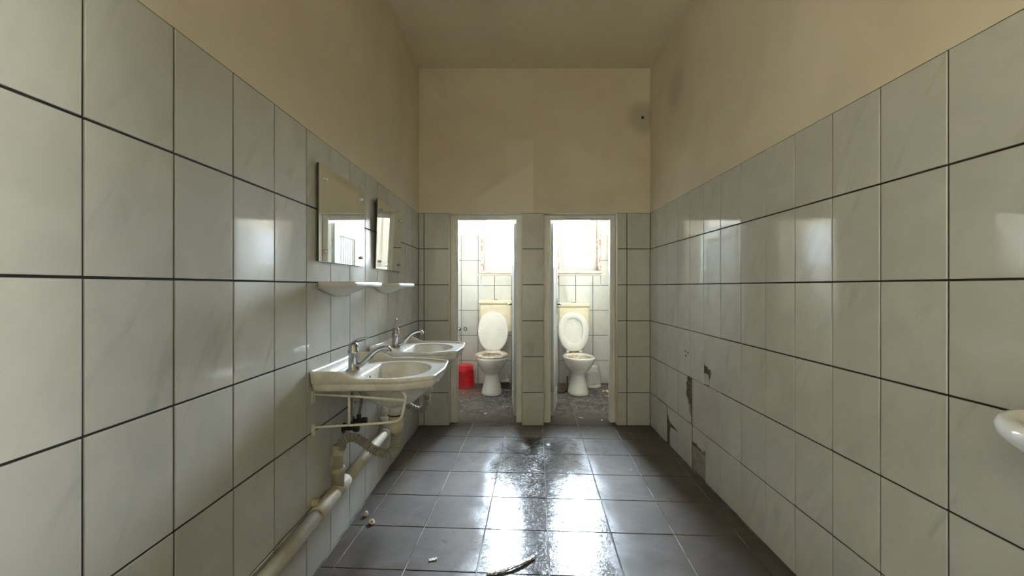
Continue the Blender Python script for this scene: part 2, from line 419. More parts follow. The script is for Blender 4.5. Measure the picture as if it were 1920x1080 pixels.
# ---- tiles
tile_cache = {}
def tile_mesh(wd, ht, th=.006, mat=None, b=.0012):
    key = (round(wd, 4), round(ht, 4), th, (mat or tile_m).name)
    if key in tile_cache: return tile_cache[key]
    hx, hy = wd/2, ht/2; b = min(b, hx*.5, hy*.5)
    vs = [(-hx, -hy, -th), (hx, -hy, -th), (hx, hy, -th), (-hx, hy, -th),
          (-hx, -hy, -b), (hx, -hy, -b), (hx, hy, -b), (-hx, hy, -b),
          (-hx+b, -hy+b, 0), (hx-b, -hy+b, 0), (hx-b, hy-b, 0), (-hx+b, hy-b, 0)]
    fs = [(0, 3, 2, 1), (8, 9, 10, 11)]
    for i in range(4):
        j = (i+1) % 4; fs += [(i, j, j+4, i+4), (i+4, j+4, j+8, i+8)]
    me = bpy.data.meshes.new('tile'); me.from_pydata(vs, [], fs); me.materials.append(mat or tile_m); me.update()
    tile_cache[key] = me; return me
AX = {   # wall facing direction -> (origin fn, local x, local y, normal)
    '+x': lambda pl, u, v: (Vector((pl, u, v)), Vector((0, 1, 0)), Vector((0, 0, 1)), Vector((1, 0, 0))),
    '-x': lambda pl, u, v: (Vector((pl, u, v)), Vector((0, -1, 0)), Vector((0, 0, 1)), Vector((-1, 0, 0))),
    '-y': lambda pl, u, v: (Vector((u, pl, v)), Vector((1, 0, 0)), Vector((0, 0, 1)), Vector((0, -1, 0))),
    '+y': lambda pl, u, v: (Vector((u, pl, v)), Vector((-1, 0, 0)), Vector((0, 0, 1)), Vector((0, 1, 0))),
}
def place_tile(parent, face, pl, u0, u1, v0, v1, gap=.0056, mat=None, tilt=.0016, name='tile'):
    wd, ht = u1-u0-gap, v1-v0-gap
    if wd < .012 or ht < .012: return
    me = tile_mesh(wd, ht, .006, mat)
    o, ex, ey, n = AX[face](pl, (u0+u1)/2, (v0+v1)/2)
    M = Matrix((ex, ey, n)).transposed().to_4x4()
    M = Matrix.Translation(o+n*random.uniform(-.0003, .0003)) @ M @ Matrix.Rotation(random.gauss(0, tilt), 4, 'X') @ Matrix.Rotation(random.gauss(0, tilt), 4, 'Y')
    ob = bpy.data.objects.new(name, me); C.objects.link(ob); ob.parent = parent; ob.matrix_world = M
    return ob
def subtract(r, hole):
    a, b, c, d = r; h0, h1, h2, h3 = hole
    if b <= h0 or a >= h1 or d <= h2 or c >= h3: return [r]
    out = []
    if a < h0: out.append((a, h0, c, d))
    if b > h1: out.append((h1, b, c, d))
    m0, m1 = max(a, h0), min(b, h1)
    if c < h2: out.append((m0, m1, c, h2))
    if d > h3: out.append((m0, m1, h3, d))
    return out
def poly_tile(parent, face, pl, pts, mat=None, name='tile', th=.006):
    """tile with a broken outline; pts are (u, v) counter-clockwise seen with u along the wall"""
    cu = sum(p[0] for p in pts)/len(pts); cv = sum(p[1] for p in pts)/len(pts)
    o, ex, ey, n = AX[face](pl, cu, cv)
    sgn = ex[1] if abs(ex[1]) > .5 else ex[0]
    q = [((u-cu)*sgn, v-cv) for u, v in pts]
    k_ = len(q); vs = [(x, y, -th) for x, y in q]+[(x, y, 0) for x, y in q]
    fs = [tuple(range(k_, 2*k_)), tuple(range(k_-1, -1, -1))]+[(i, (i+1) % k_, (i+1) % k_+k_, i+k_) for i in range(k_)]
    b = MB(); b.add(vs, fs); ob = b.build(name, mat or tile_m, parent)
    ob.matrix_world = Matrix.Translation(o) @ Matrix((ex, ey, n)).transposed().to_4x4()
    return ob

rows = [0.0, .280, .583, .886, 1.189, 1.492, 1.795]
f = 760.0
# left wall columns (nearest last)
lj = [f*.82/(967-px) for px in (157, 327, 438, 515, 575, 620, 656, 685, 708, 728, 745, 760, 773)]+[YB]
lj = [lj[0]-.1985*i for i in range(17, 0, -1)]+lj
lj = [y for y in lj if y > YF+.02]; lj = [YF]+lj
for i in range(len(lj)-1):
    for r in range(6): place_tile(wall_left, '+x', XL, lj[i], lj[i+1], rows[r], rows[r+1])
stall_cols = [YW1+.205*i for i in range(7)]+[YR]
for i in range(7):
    for r in range(6):
        place_tile(wall_left, '+x', XL, stall_cols[i], stall_cols[i+1], rows[r], rows[r+1])
        place_tile(wall_right, '-x', XR, stall_cols[i], stall_cols[i+1], rows[r], rows[r+1])
        place_tile(wall_middle, '-x', .105-.006, stall_cols[i], stall_cols[i+1], rows[r], rows[r+1])
        place_tile(wall_middle, '+x', .185+.006, stall_cols[i], stall_cols[i+1], rows[r], rows[r+1])
# right wall
ry = lambda px: f*1.135/(px-967)
rp = [1233, 1250, 1271, 1293, 1319.5, 1351, 1389, 1435, 1490, 1560, 1650, 1777]
rj = [YB]+[ry(p_) for p_ in rp]
rj = rj+[rj[-1]-.1985*i for i in range(1, 18)]
rj = [y for y in rj if y > YF+.02]+[YF]
for i in range(len(rj)-1):
    for r in range(6):
        if r == 0 and i == 3: continue
        if (r == 1 and i in (3, 4, 5)) or (r == 0 and i in (2, 4, 5)) or (r == 2 and i == 5): continue
        gp = .0026 if (r in (2,) and i in (2, 3, 4)) else .0056
        for q in subtract((rj[i+1], rj[i], rows[r], rows[r+1]), W_FILL): place_tile(wall_right, '-x', XR, *q, gp)
y71, y97, y53, y20, y50, y22 = ry(1271.5), ry(1297), ry(1352), ry(1319.5), ry(1251), ry(1322)
g2 = .0022
# row 1: tile whose right side crumbled away, then one wide repaired panel
poly_tile(wall_right, '-x', XR, [(y97+.055, .283), (y71-g2, .283), (y71-g2, .581), (y97+.075, .581), (y97+.070, .555), (y97+.088, .53), (y97+.078, .50), (y97+.092, .47), (y97+.086, .45), (y97+.060, .425), (y97+.045, .39), (y97+.040, .36), (y97+.012, .33), (y97+.010, .30)])
poly_tile(wall_right, '-x', XR+.0005, [(y97+.004, .283), (y97+.055, .283), (y97+.052, .31), (y97+.08, .36), (y97+.075, .40), (y97+.03, .41), (y97+.010, .37)], brown_tile_m, 'plaster_fragment')
place_tile(wall_right, '-x', XR+.001, y53, y97, rows[1], rows[2], .0045, patch_m, name='cement_panel')
# row 0
a0, b0 = y71+g2, y50-g2-.001
poly_tile(wall_right, '-x', XR, [(a0, .003), (b0-.050, .003), (b0-.045, .06), (b0-.050, .11), (b0-.062, .145), (a0+.05, .15), (a0+.012, .135), (a0+.02, .16), (b0-.055, .175), (b0-.03, .19), (b0-.012, .22), (b0-.002, .24), (b0, .278), (a0, .278)])
place_tile(wall_right, '-x', XR+.0015, y22+.004, y97-.006, .003, .16, .004, brown_tile_m, name='broken_tile')
poly_tile(wall_right, '-x', XR+.002, [(y22+.003, .166), (y97-.006, .180), (y97-.006, .278), (y22+.003, .278)], patch_m, 'cement_panel')
place_tile(wall_right, '-x', XR, y53, y22, rows[0], rows[1])
place_tile(wall_right, '-x', XR, y97, y71, rows[0], rows[1])
# row 2: tile with a hole at its lower left corner and a loose sliver below
poly_tile(wall_right, '-x', XR, [(y53+g2, .585), (y20-.072, .585), (y20-.068, .61), (y20-.076, .632), (y20-.085, .65), (y20-.092, .672), (y20-.080, .69), (y20-.062, .684), (y20-.05, .696), (y20-.02, .700), (y20-g2, .712), (y20-g2, .884), (y53+g2, .884)])
poly_tile(wall_right, '-x', XR+.001, [(y20-.066, .590), (y20-g2, .586), (y20-g2, .650), (y20-.03, .656), (y20-.058, .648)], patch_m, 'tile_sliver')
mb = MB()
for (a, b, c, d) in ((y20-.1, y20, .585, .715), (y97, y97+.1, .285, .585), (y97-.008, y97+.004, .0, .285), (y50-.08, y50, .0, .26), (y22, y97, .155, .185)):
    nU, nV = max(2, int((b-a)/.008)), max(2, int((d-c)/.008)); n0 = len(mb.v)
    vs = [(XR+.0035-random.random()*.0025, a+(b-a)*i/nU, c+(d-c)*j/nV) for i in range(nU+1) for j in range(nV+1)]
    fs = [(i*(nV+1)+j, (i+1)*(nV+1)+j, (i+1)*(nV+1)+j+1, i*(nV+1)+j+1) for i in range(nU) for j in range(nV)]
    mb.add(vs, fs)
mo = mb.build('exposed_mortar', mortar_m, wall_right); mo['label'] = 'crumbling dark mortar where tiles broke away'
for (px, z_) in ((1285, .742), (1290, .738), (1286, .712)):
    q = MB(); q.lathe([(.007, -.0009), (.006, .0012)], 8, M=Matrix.Translation((XR, ry(px), z_)) @ Matrix.Rotation(-math.pi/2, 4, 'Y')); q.build('plug_hole', dark_m, wall_right)
# partition tiles
for r in range(6):
    for (a, b) in ((XL, -.774), (-.774, -.565), (.054, .238), (.8595, .938), (.938, XR)):
        place_tile(wall_back, '-y', YB, a, b, rows[r], rows[r+1])
# rear wall tiles
cols1 = [XL, -.66, -.4575, -.2555, -.051, .105]; cols2 = [.185, .32, .524, .729, .937, XR]
for cols in (cols1, cols2):
    for i in range(len(cols)-1):
        for r in range(6):
            rects = [(cols[i], cols[i+1], rows[r], rows[r+1])]
            for h in (W1, W2):
                hh = (h[0]-.02, h[1]+.02, h[2]-.055, h[3])
                rects = [q for rc in rects for q in subtract(rc, hh)]
            for q in rects: place_tile(wall_rear, '-y', YR, *q, gap=.005)

# floor tiles, the grid turned 2.9 degrees
ang = math.radians(-2.9); ca, sa = math.cos(ang), math.sin(ang)
def clip(poly, axis, val, keep_less):
    out = []
    for i in range(len(poly)):
        p, q = poly[i], poly[(i+1) % len(poly)]
        ip = (p[axis] <= val) if keep_less else (p[axis] >= val)
        iq = (q[axis] <= val) if keep_less else (q[axis] >= val)
        if ip: out.append(p)
        if ip != iq:
            t = (val-p[axis])/(q[axis]-p[axis]); out.append((p[0]+t*(q[0]-p[0]), p[1]+t*(q[1]-p[1])))
    return out
P = .300
for i in range(-7, 8):
    for j in range(-20, 9):
        h = P/2-.0025
        cx0, cy0 = (i+.5)*P, (j+.5)*P
        cw = (.2135+cx0*ca-cy0*sa, 3.145+cx0*sa+cy0*ca)
        pts = [(cw[0]+u*ca-v*sa, cw[1]+u*sa+v*ca) for u, v in ((-h, -h), (h, -h), (h, h), (-h, h))]
        for ax, vl, kl in ((0, XL+.004, False), (0, XR-.004, True), (1, YF+.004, False), (1, YR-.004, True)):
            pts = clip(pts, ax, vl, kl)
            if not pts: break
        if len(pts) < 3: continue
        ar = abs(sum(pts[m][0]*pts[(m+1) % len(pts)][1]-pts[(m+1) % len(pts)][0]*pts[m][1] for m in range(len(pts))))/2
        if ar < .0006: continue
        ctr = (sum(p_[0] for p_ in pts)/len(pts), sum(p_[1] for p_ in pts)/len(pts)); n_ = len(pts)
        rel = [(x-ctr[0], y-ctr[1]) for x, y in pts]
        ins = [(x*(1-.0015/max(.02, math.hypot(x, y))), y*(1-.0015/max(.02, math.hypot(x, y)))) for x, y in rel]
        vs = [(x, y, -.007) for x, y in rel]+[(x, y, -.0009) for x, y in rel]+[(x, y, 0) for x, y in ins]
        fs = [tuple(range(2*n_, 3*n_)), tuple(range(n_-1, -1, -1))]
        for m in range(n_):
            m2 = (m+1) % n_; fs += [(m, m2, m2+n_, m+n_), (m+n_, m2+n_, m2+2*n_, m+2*n_)]
        me = bpy.data.meshes.new('tile'); me.from_pydata(vs, [], fs); me.materials.append(floor_tile_m); me.update()
        ob = bpy.data.objects.new('tile', me); C.objects.link(ob); ob.parent = floor
        ob.location = (ctr[0], ctr[1], random.uniform(-.0005, 0)); ob.rotation_euler = (random.gauss(0, .0012), random.gauss(0, .0012), 0)

# ------------------------------------------------------------------ windows
def window(n, rect, y, wall_y, inward, mull=False, label=None):
    a, b, c, d = rect
    root = struct(empty('window_%d' % n, ((a+b)/2, y, c)), label)
    X0, X1, H = a-(a+b)/2, b-(a+b)/2, d-c
    fw = .045; m = MB()
    m.box(X0, X0+fw, -.03, .03, 0, H, b=.004); m.box(X1-fw, X1, -.03, .03, 0, H, b=.004)
    m.box(X0+fw, X1-fw, -.03, .03, 0, fw, b=.004); m.box(X0+fw, X1-fw, -.03, .03, H-fw, H, b=.004)
    m.build('window_frame', winframe_m, root)
    s = MB(); i0, i1 = X0+fw+.002, X1-fw-.002
    for (p0, p1) in ([(i0, i1)] if not mull else [(i0, -.002), (.002, i1)]):
        s.box(p0, p0+.035, -.02, .02, fw+.002, H-fw-.002, b=.004); s.box(p1-.035, p1, -.02, .02, fw+.002, H-fw-.002, b=.004)
        s.box(p0+.035, p1-.035, -.02, .02, fw+.002, fw+.04, b=.004); s.box(p0+.035, p1-.035, -.02, .02, H-fw-.04, H-fw-.002, b=.004)
        g_ = MB(); g_.box(p0+.03, p1-.03, -.002, .002, fw+.035, H-fw-.035); g_.build('pane', fill_glass_m if mull else glass_m, root)
    s.build('sash', winframe_m, root)
    l = MB(); dd = (wall_y-y)
    lo, hi = sorted((dd-inward*.0, -.0*inward))
    y0, y1 = (dd-.028, -.03) if inward < 0 else (.03, dd+.028)
    l.box(X0-.025, X1+.025 if n != 1 else X1+.018, y0, y1, -.028, .0, b=.004); l.build('window_sill', sill_m, root)
    return root
window(1, W1, YR+.17, YR, -1, label='bright white framed window high in the left toilet stall')
window(2, W2, YR+.17, YR, -1, label='bright white framed window high in the right toilet stall')
fill_win = window(3, W_FILL, 0, -.09, -1, True)  # made-up window, brightens the room from behind the camera
fill_win.location = (XR+.09, (W_FILL[0]+W_FILL[1])/2, W_FILL[2]); fill_win.rotation_euler = (0, 0, -math.pi/2)

# ------------------------------------------------------------------ door frames and leaves
def door(n, xa, ia, ib, xb, hinge_x, hinge_y, angle, label, lw):
    root = struct(empty('door_%d' % n, ((ia+ib)/2, YB+.075, 0)), label); cx = (ia+ib)/2
    y0, y1 = 0.0, .065; ztop = 1.793
    fz = 1.762
    m = MB(); m.box(xa+.001-cx, ia-cx, y0, y1, 0, ztop, b=.004); m.box(ib-cx, xb-.001-cx, y0, y1, 0, ztop, b=.004)
    m.box(ia-cx, ib-cx, y0, y1, fz, ztop, b=.004)
    # narrow stop bead
    m.box(ia-cx, ia+.012-cx, y0+.012, y0+.028, 0, fz, b=.002); m.box(ia-cx+.012, ib-cx, y0+.012, y0+.028, fz-.012, fz, b=.002)
    m.build('door_frame', frame_m, root)
    # leaf: local x from the hinge outward, y thickness
    M = Matrix.Translation((hinge_x-cx, hinge_y-(YB+.075), 0)) @ Matrix.Rotation(angle, 4, 'Z')
    z0, z1 = .035, 1.735; st = .085
    l = MB(); tk = .017
    l.box(0, st, -tk, tk, z0, z1, b=.003); l.box(lw-st, lw, -tk, tk, z0, z1, b=.003)
    l.box(st, lw-st, -tk, tk, z0, z0+.16, b=.003); l.box(st, lw-st, -tk, tk, z1-.10, z1, b=.003)
    leaf = l.build('door_leaf', door_m, root); leaf.matrix_local = M
    nb = 7; bw = (lw-2*st)/nb
    for i in range(nb):
        q = MB(); q.box(st+bw*i+.0022, st+bw*(i+1)-.0022, -.009, .009, z0+.158, z1-.098, b=.006)
        q.build('board', door_m, leaf)
    h = MB()
    for sgn in (-1, 1):
        h.box(lw-.06, lw-.03, sgn*.017, sgn*.021, .90, 1.06, b=.001)
        h.tube([(lw-.045, sgn*.018, 1.0), (lw-.045, sgn*.052, 1.0), (lw-.06, sgn*.056, 1.0), (lw-.145, sgn*.056, .998)], [.008, .008, .009, .007], 8)
    h.build('door_handle', chrome_m, leaf)
    hg = MB()
    for z in (.25, 1.5): hg.lathe([(.008, z), (.008, z+.09)], 8, M=Matrix.Translation((-.004, 0, 0)))
    hg.build('hinge', door_m, leaf)
door(1, -.565, -.509, .005, .054, .0, YB+.155, math.radians(92.5), 'white grooved door open inward in the left stall doorway', .50)
door(2, .238, .290, .813, .8595, .318, YB+.155, math.radians(80.5), 'white grooved door open inward in the right stall doorway', .50)

# ------------------------------------------------------------------ washbasins
def arc_poly(poly, rad, n=5):
    out = []; L = len(poly)
    for i in range(L):
        p0, p1, p2 = Vector(poly[i-1]), Vector(poly[i]), Vector(poly[(i+1) % L])
        d0, d1 = (p0-p1), (p2-p1); r0 = min(rad, d0.length*.45, d1.length*.45)
        a, b = p1+d0.normalized()*r0, p1+d1.normalized()*r0
        for k_ in range(n+1):
            t = k_/n; out.append(tuple((1-t)**2*a+2*t*(1-t)*p1+t*t*b))
    return out
def ray_poly(c, ang, poly):
    d = Vector((math.cos(ang), math.sin(ang))); best = None
    for i in range(len(poly)):
        a, b = Vector(poly[i])-c, Vector(poly[(i+1) % len(poly)])-c; e = b-a
        den = d.x*e.y-d.y*e.x
        if abs(den) < 1e-9: continue
        t = (a.x*e.y-a.y*e.x)/den; u = (a.x*d.y-a.y*d.x)/den
        if t > 0 and -1e-6 <= u <= 1+1e-6: best = t if best is None else min(best, t)
    return best or .01
def basin(label, y0, group):
    root = tag(empty('washbasin', (XL, y0, .76)), label, 'washbasin', group)
    # local: X out from the wall, Y along the wall, origin at basin centre line, z = 0.76
    base = [(.002, -.247), (.34, -.245), (.372, -.238), (.487, -.178), (.502, 0), (.487, .178), (.372, .238), (.34, .245), (.002, .247)]
    outl = arc_poly(base, .022)
    c = Vector((.275, 0))
    angs = sorted(set([math.atan2(p[1]-c.y, p[0]-c.x) for p in outl]+[2*math.pi*i/80-math.pi for i in range(80)]))
    def rimz(x): # raised back, S-curve down to the front rim
        t = max(0, min(1, (x-.115)/.085)); t = t*t*(3-2*t); return .078*(1-t)+.047*t
    def bowl(a, k_=1.0):
        ax, ay = .158, .182
        r = 1/math.sqrt((math.cos(a)/ax)**2+(math.sin(a)/ay)**2)
        x = r*math.cos(a)
        if x < -.112: r = -.112/math.cos(a)
        return r*k_
    R = []
    def ring(fr, fz):
        out = []
        for a in angs:
            ro = ray_poly(c, a, outl); r = fr(a, ro); x, y = c.x+r*math.cos(a), c.y+r*math.sin(a)
            x = max(x, .001); out.append((x, y, fz(a, x, ro)))
        R.append(out)
    blo = lambda a, ro: bowl(a)
    # underside drain, belly, apron, rim, deck, bowl
    for rr, zz in ((.028, -.155), (.032, -.135), (.055, -.118), (.10, -.095), (.145, -.055), (.168, -.02)):
        ring(lambda a, ro, rr=rr: min(rr*(1.0+.12*abs(math.sin(a))), ro*.92), lambda a, x, ro, zz=zz: zz)
    ring(lambda a, ro: ro-.030, lambda a, x, ro: -.004+.0*x)
    ring(lambda a, ro: ro-.018, lambda a, x, ro: -.004)
    ring(lambda a, ro: ro-.013, lambda a, x, ro: .002)
    ring(lambda a, ro: ro-.009, lambda a, x, ro: .020+.004*(x/.5))
    ring(lambda a, ro: ro-.011, lambda a, x, ro: .023+.004*(x/.5))
    ring(lambda a, ro: ro-.003, lambda a, x, ro: .027+.004*(x/.5))
    ring(lambda a, ro: ro-.000, lambda a, x, ro: rimz(x)-.006)
    ring(lambda a, ro: ro-.0015, lambda a, x, ro: rimz(x)-.001)
    ring(lambda a, ro: ro-.004, lambda a, x, ro: rimz(x))
    ring(lambda a, ro: ro-.011, lambda a, x, ro: rimz(x)-.001)
    ring(lambda a, ro: ro-.015, lambda a, x, ro: rimz(x)-.008)
    ring(lambda a, ro: ro-.020, lambda a, x, ro: .040)
    ring(lambda a, ro: max(ro-.026, bowl(a, 1.03)), lambda a, x, ro: .036)
    ring(lambda a, ro: bowl(a, 1.02), lambda a, x, ro: .036+.002)
    ring(lambda a, ro: bowl(a, .985), lambda a, x, ro: .036)
    ring(lambda a, ro: bowl(a, .955), lambda a, x, ro: .024)
    ring(lambda a, ro: bowl(a, .90), lambda a, x, ro: -.015)
    ring(lambda a, ro: bowl(a, .78), lambda a, x, ro: -.055)
    ring(lambda a, ro: bowl(a, .52), lambda a, x, ro: -.085)
    ring(lambda a, ro: bowl(a, .22), lambda a, x, ro: -.098)
    ring(lambda a, ro: .02, lambda a, x, ro: -.102)
    m = MB(); m.rings(R, 0, True, True, True)
    bo = m.build('basin', basin_m, root)
    # overflow and drain
    m = MB(); m.lathe([(.021, 0), (.021, .004), (.012, .004), (.010, -.003)], 20, M=Matrix.Translation((.275, 0, -.104))); m.build('drain_ring', chrome_m, root)
    m = MB(); m.lathe([(.0065, 0), (.0065, .002)], 12, M=Matrix.Translation((.174, -.045, .012)) @ Matrix.Rotation(math.radians(80), 4, 'Y')); m.build('overflow_hole', dark_m, root)
    return root
def faucet(root, ry, fx, fy, up=False):
    # fx, fy local position on deck
    b = MB(); T0 = Matrix.Translation((fx, fy, .036))
    b.lathe([(.030, 0), (.030, .006), (.0225, .012), (.0215, .03), (.0205, .075), (.0235, .078), (.0235, .088), (.0205, .092), (.021, .112), (.016, .122), (.005, .125)], 24, M=T0)
    body = b.build('faucet', chrome_m, root); body['label'] = 'dull chrome single lever tap'
    s = MB(); path = smooth_path([(fx+.008, fy, .055), (fx+.035, fy, .062), (fx+.065, fy, .088), (fx+.10, fy, .122), (fx+.135, fy, .137), (fx+.158, fy, .134), (fx+.163, fy, .118)], 6)
    nP = len(path); s.tube(path, [.0145-.0050*min(1, i/(nP*.6))+(.0025 if i > nP-5 else 0) for i in range(nP)], 12); s.build('spout', chrome_m, body)
    l = MB()
    if up:
        loop = [(.0, 0), (-.018, .03), (-.017, .055), (0, .068), (.017, .055), (.018, .03)]
        pts = smooth_path([(fx+.004, fy+u, .150+v) for u, v in [(-.017, 0), (-.019, .03), (-.013, .055), (0, .064), (.013, .055), (.019, .03), (.017, 0)]], 5)
        l.tube([(p_[0], p_[1], p_[2]-.002) for p_ in pts], .0042, 8); l.lathe([(.018, .118+.03), (.019, .155), (.012, .158)], 16, M=Matrix.Translation((fx, fy, 0)))
    else:
        for sg in (-1, 1):
            l.tube(smooth_path([(fx-.012, fy+sg*.012, .150), (fx+.015, fy+sg*.015, .172), (fx+.045, fy+sg*.012, .180), (fx+.068, fy, .183)], 5), .004, 8)
        l.lathe([(.017, .140), (.018, .155), (.010, .163)], 16, M=Matrix.Translation((fx, fy, 0)))
    l.build('lever', chrome_m, body)
def trap(root, yoff=0.0):
    # local coordinates of the basin root; origin z = .76
    c = MB(); x0 = .275
    T0 = Matrix.Translation((x0, 0, 0))
    c.lathe([(.030, -.150), (.034, -.156), (.0345, -.165)], 24, M=T0)
    c.lathe([(.033, -.169), (.0335, -.200), (.031, -.204), (.031, -.207), (.0335, -.210), (.033, -.232), (.026, -.238), (.024, -.25)], 24, M=T0)
    c.build('drain_trap', pvc_m, root)
    c = MB(); c.lathe([(.0355, -.164), (.0355, -.170)], 24, M=T0); c.build('seal_ring', rubber_m, root)
    d = [(x0, 0, -.235), (x0, 0, -.275), (x0-.006, -.002, -.315), (x0-.026, -.008, -.340), (x0-.058, -.015, -.338), (x0-.098, -.025, -.315), (x0-.135, -.035, -.280), (x0-.168, -.042, -.258), (x0-.198, -.046, -.258), (x0-.222, -.048, -.275), (x0-.228, -.048, -.310)]
    path = smooth_path(d, 12)
    L = [0.0]
    for i in range(1, len(path)): L.append(L[-1]+(path[i]-path[i-1]).length)
    # resample evenly at 2 mm
    pts = []; s_ = 0; i = 0
    while s_ < L[-1]:
        while L[i+1] < s_: i += 1
        t = (s_-L[i])/(L[i+1]-L[i]); pts.append(path[i].lerp(path[i+1], t)); s_ += .002
    m = MB(); m.tube(pts, [.0190+.0030*math.sin(k_*math.pi*2/6+.7) for k_ in range(len(pts))], 14); m.build('drain_hose', hose_m, root)
B1Y, B2Y = 1.842, 2.492
b1 = basin('nearer white ceramic washbasin on a wall bracket, chrome tap lever pointing forward', B1Y, 'washbasins along the left wall')
faucet(b1, 0, .088, -.015); trap(b1)
b2 = basin('farther white ceramic washbasin, chrome tap with raised loop lever, beside the partition', B2Y, 'washbasins along the left wall')
faucet(b2, 0, .080, .01, True); trap(b2)

# brackets
def bracket(y, label):
    root = tag(empty('wall_bracket', (XL, y, 0)), label, 'bracket', 'white brackets under the washbasins')
    m = MB(); m.tube([(.004, 0, .738), (.20, 0, .727), (.372, 0, .714)], .0048, 8); m.tube(smooth_path([(.372, 0, .714), (.376, 0, .728), (.368, 0, .742), (.362, 0, .748)], 4), .0048, 8); m.build('upper_arm', bracket_m, root)
    m = MB(); m.tube(smooth_path([(.004, 0, .604), (.10, 0, .610), (.20, 0, .616), (.31, 0, .625), (.345, 0, .633), (.362, 0, .655), (.370, 0, .69), (.374, 0, .714)], 5), .0048, 8); m.build('lower_arm', bracket_m, root)
    m = MB(); m.tube([(.148, 0, .735), (.148, 0, .612)], .0052, 8); m.build('upright', bracket_m, root)
    for z in (.738, .604):
        m = MB(); m.box(.0005, .005, -.012, .014, z-.035, z+.012, b=.001); m.box(.004, .0065, -.004, .004, z-.022, z-.014, b=.001)
        m.build('mounting_plate', bracket_m, root)
bracket(1.635, 'nearest white rod bracket under the nearer washbasin')
bracket(2.03, 'white rod bracket under the far side of the nearer washbasin')
bracket(2.285, 'white rod bracket under the near side of the farther washbasin')
bracket(2.68, 'farthest white rod bracket under the farther washbasin')

# waste pipe along the wall
PX = XL+.032
zp = lambda y: .212+.034*y
pipe = tag(empty('drain_pipe', (PX, 1.5, 0)), 'cream plastic waste pipe running along foot of the left tiled wall', 'pipe')
def lp(x, y, z): return (x-PX, y-1.5, z)
m = MB(); m.tube([lp(PX, y, zp(y)) for y in (-1.5, -.5, .4, 1.0, 1.65)], .0262, 20); m.build('pipe_run', pvc_m, pipe)
m = MB(); m.tube([lp(PX, y, zp(y)) for y in (1.60, 1.605, 1.655, 1.66, 1.70, 1.88)], [.031, .0325, .0325, .0290, .0290, .0290], 20); m.build('pipe_coupling', pvc_m, pipe)
m = MB(); m.tube([lp(PX, y, zp(y)) for y in (1.86, 2.2, 2.44)], .0255, 20); m.build('pipe_run', pvc_m, pipe)
for yy in (1.795, 2.445):
    mat = pvc_m if yy < 2 else pvc_lit_m
    m = MB(); z0 = zp(yy)
    m.tube([lp(PX, yy-.03, zp(yy)), lp(PX, yy-.027, zp(yy)), lp(PX, yy+.06, zp(yy+.05)), lp(PX, yy+.063, zp(yy+.05))], [.028, .0315, .0315, .028], 20)
    m.tube([lp(PX+.0, yy, z0), lp(PX, yy, z0+.075), lp(PX, yy, z0+.076), lp(PX, yy, z0+.10)], [.027, .027, .030, .030], 20)
    m.build('pipe_tee', mat, pipe)
    m = MB(); m.tube([lp(PX, yy, z0+.10), lp(PX, yy, .425), lp(PX, yy, .428), lp(PX, yy, .436), lp(PX, yy, .438), lp(PX, yy, .470)], [.0225, .0225, .026, .026, .0235, .0235], 20); m.build('riser_pipe', mat, pipe)
m = MB(); m.tube([lp(PX, 2.50, zp(2.5)), lp(PX, 2.60, zp(2.6)), lp(PX, 2.601, zp(2.6)), lp(PX, 2.62, zp(2.62))], [.026, .026, .031, .031], 20); m.build('end_cap', pvc_lit_m, pipe)
for yy in (1.63, .95, .2):
    m = MB(); m.tube([lp(PX, yy-.008, zp(yy)), lp(PX, yy+.008, zp(yy))], .0315, 20); m.box(-.032, -.004, yy-1.5-.009, yy-1.5+.009, zp(yy)+.024, zp(yy)+.050, b=.003); m.build('pipe_clip', pvc_m, pipe)

# shut-off valves with braided hoses behind the nearer basin
for (yy, lab, dx) in ((1.93, 'angle valve with steel hose below the nearer washbasin, left one', .0), (2.03, 'angle valve with steel hose below the nearer washbasin, right one', .012)):
    v = tag(empty('shutoff_valve', (XL, yy, .50)), lab, 'valve', 'valves below the nearer washbasin')
    m = MB(); m.tube([(.0, 0, 0), (.006, 0, 0), (.007, 0, 0), (.045, 0, 0)], [.024, .024, .012, .012], 14); m.tube([(.035, 0, 0), (.035, 0, .032)], .011, 12); m.build('valve_body', rubber_m, v)
    m = MB(); m.tube([(.045, 0, 0), (.05, 0, 0), (.072, 0, 0), (.074, 0, 0)], [.012, .018, .020, .014], 10); m.build('valve_knob', rubber_m, v)
    m = MB(); m.tube(smooth_path([(.035, 0, .03), (.037+dx, 0, .10), (.05+dx, -.02, .18), (.075, -.05, .25)], 8), .0072, 10); m.build('supply_hose', steelhose_m, v)

